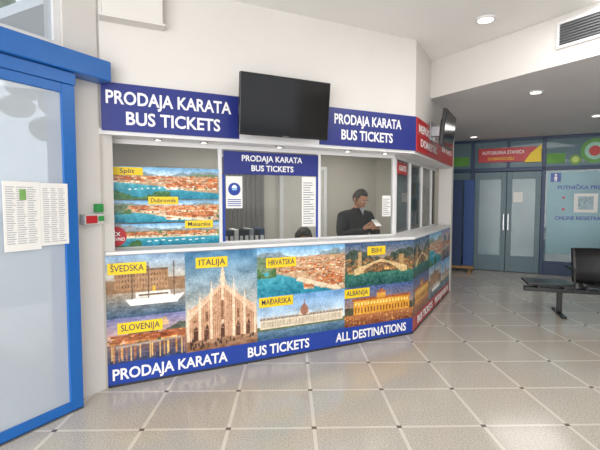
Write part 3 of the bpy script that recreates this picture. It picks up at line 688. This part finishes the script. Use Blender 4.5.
J={'pel':((0,0,.95),(.165,.12)),'sp':((0,.0,1.14),(.17,.125)),'ch':((0,-.01,1.33),(.18,.125)),'nb':((0,-.03,1.46),(.07,.065)),'nt':((0,-.055,1.54),(.052,.052))}
for s,sx in (('l',1),('r',-1)):
    J.update({'sh'+s:((sx*.205,-.01,1.38),.085),'el'+s:((sx*.29,-.07,1.14),.066),'wr'+s:((sx*.095,-.27,1.245),.04),
      'hp'+s:((sx*.095,0,.88),(.10,.095)),'kn'+s:((sx*.10,-.01,.49),.065),'an'+s:((sx*.10,.03,.10),.045),'to'+s:((sx*.12,-.13,.045),.042)})
def mfn(c):
    if c.z<.11: return 2
    if c.z<.90: return 1
    if c.z>1.495 : return 3
    return 0
hm=Mm@Matrix.Translation((0,-.09,1.60))@Matrix.Rotation(math.radians(5),4,'Z')@Matrix.Rotation(math.radians(24),4,'X')
gm=person('ticket_clerk_standing',Mm,J,mfn,[JACK,TROU,SHOE,SKIN],hm,HAIRG,False,
  [('hand_left',(.09,-.28,1.25),(-.45,-.85,.30),(0,-.1,1),(-1,.3,.1),.45),('hand_right',(-.09,-.28,1.25),(.45,-.85,.30),(0,-.1,1),(1,.3,.1),.45)])
meshobj('shirt_collar',[(-.04,-.120,1.49),(0,-.146,1.40),(.04,-.120,1.49),(0,-.11,1.49)],[[0,1,3],[1,2,3]],SHIRT,Mm,gm)
TP=Mm@Matrix.Translation((0,-.375,1.315))@Matrix.Rotation(math.radians(-50),4,'X')
box('held_paper',-.04,.04,-.004,.004,-.05,.06,PAPER,TP,gm,.002)
Ms=Matrix.Translation((fr(2.235,.93)[0],fr(2.235,.93)[1],0))@Matrix.Rotation(math.atan2(U[1],U[0]),4,'Z')
J={'pel':((0,.05,.54),(.16,.12)),'sp':((0,.02,.70),(.14,.10)),'ch':((0,-.03,.86),(.15,.10)),'nb':((0,-.06,.97),(.055,.05)),'nt':((0,-.085,1.03),(.045,.045))}
for s,sx in (('l',1),('r',-1)):
    J.update({'sh'+s:((sx*.165,-.03,.92),.062),'el'+s:((sx*.22,-.10,.80),.046),'wr'+s:((sx*.13,-.27,.81),.028),
      'hp'+s:((sx*.09,.0,.53),(.09,.085)),'kn'+s:((sx*.11,-.38,.53),.065),'an'+s:((sx*.11,-.36,.12),.042),'to'+s:((sx*.12,-.50,.045),.038)})
def sfn(c):
    if c.z<.12: return 2
    if c.z<.60: return 1
    if c.z>.99: return 3
    return 0
hs=Ms@Matrix.Translation((0,-.105,1.10))@Matrix.Rotation(math.radians(34),4,'X')
person('ticket_clerk_seated',Ms,J,sfn,[mat('sweater_dark','#2b2430',.8),TROU,SHOE,SKIN],hs,HAIRB,True,
  [('hand_left',(.125,-.28,.80),(-.2,-1,-.05),(-1,0,0),(0,0,-1),.2),('hand_right',(-.125,-.28,.80),(.2,-1,-.05),(1,0,0),(0,0,-1),.2)])
g=group('office_chair')
FAB=mat('chair_fabric','#26282d',.9,var=.1)
box('seat',-.23,.23,-.2,.26,.38,.44,FAB,Ms,g,.02)
box('backrest',-.21,.21,.27,.32,.50,.98,FAB,Ms,g,.02)
box('back_bar',-.03,.03,.26,.29,.36,.6,BLACK,Ms,g)
cyl('gas_post',(0,.03,.08),.025,.31,'z',STEEL,Ms,g)
for i in range(5):
    a=2*math.pi*i/5+.3; T=Ms@Matrix.Translation((0,.03,0))@Matrix.Rotation(a,4,'Z')
    box('base_arm_%d'%i,0,.27,-.02,.02,.06,.09,BLACK,T,g,.004); cyl('caster_%d'%i,(.26,-.015,.03),.03,.03,'y',BLACK,T,g,16)
# ------------------------------------------------------------------ outside trees seen through the fanlight
LEAF=mat('foliage','#6b7a5c',.9,var=.35,scale=4); BARK=mat('bark','#4b3f35',.9,var=.2)
for (x,y) in (room(-13,5.2),room(-15,9.5)):
    g=group('tree'); T=Matrix.Translation((x,y,-.11))
    cyl('trunk',(0,0,0),.18,3.6,'z',BARK,T,g,12,.1)
    for i in range(18):
        a=random.random()*6.28; rr=random.random()*1.4
        ell('foliage_%d'%i,(rr*math.cos(a),rr*math.sin(a),3.6+random.random()*3.4),(.4+.4*random.random(),.4+.4*random.random(),.35+.3*random.random()),LEAF,T,g,10)
# ------------------------------------------------------------------ light
w=bpy.data.worlds.new('World'); S.world=w; w.use_nodes=True; nt=w.node_tree
bg=nt.nodes['Background']; tc=nt.nodes.new('ShaderNodeTexCoord'); sx=nt.nodes.new('ShaderNodeSeparateXYZ'); rp=nt.nodes.new('ShaderNodeValToRGB')
nt.links.new(tc.outputs['Generated'],sx.inputs[0]); nt.links.new(sx.outputs[2],rp.inputs[0]); nt.links.new(rp.outputs[0],bg.inputs[0])
rp.color_ramp.elements[0].color=(.88,.90,.94,1); rp.color_ramp.elements[1].color=(.74,.81,.93,1); bg.inputs[1].default_value=1.45
def area(name,loc,target,sx_,sy_,p,col=(1,1,1)):
    l=bpy.data.lights.new(name,'AREA'); l.shape='RECTANGLE'; l.size=sx_; l.size_y=sy_; l.energy=p; l.color=col
    o=bpy.data.objects.new(name,l); S.collection.objects.link(o); o.location=loc
    o.rotation_euler=(Vector(target)-Vector(loc)).to_track_quat('-Z','Y').to_euler(); return o
p=room(.6,-3.8); q=room(.3,4)
area('front_fill',(p[0],p[1],1.6),(q[0],q[1],2.0),6.5,2.8,430,(1,.975,.945))  # added fill light behind the camera, tilted up to lift the ceiling
c=fr(1.6,1.4); area('office_light',(c[0],c[1],2.40),(c[0],c[1],0),1.2,.5,28,(1,.95,.88))
c=wg(1.3,1.0); area('office_light.001',(c[0],c[1],2.40),(c[0],c[1],0),.8,.5,16,(1,.95,.88))
area('hall_light',(2.2,3.2,3.30),(2.2,3.2,0),1.5,1.5,45,(1,.97,.93))
area('hall_light.001',(4.2,7.6,2.83),(4.2,7.6,0),1.2,1.2,16,(1,.97,.93))
# ------------------------------------------------------------------ camera
cam=bpy.data.cameras.new('camera'); cam.lens=25.8; cam.sensor_width=36; co=bpy.data.objects.new('camera',cam); S.collection.objects.link(co)
co.location=(0,0,1.55); co.rotation_euler=(math.radians(90-3.33),0,0); S.camera=co
S.view_settings.view_transform='Standard'; S.view_settings.exposure=0
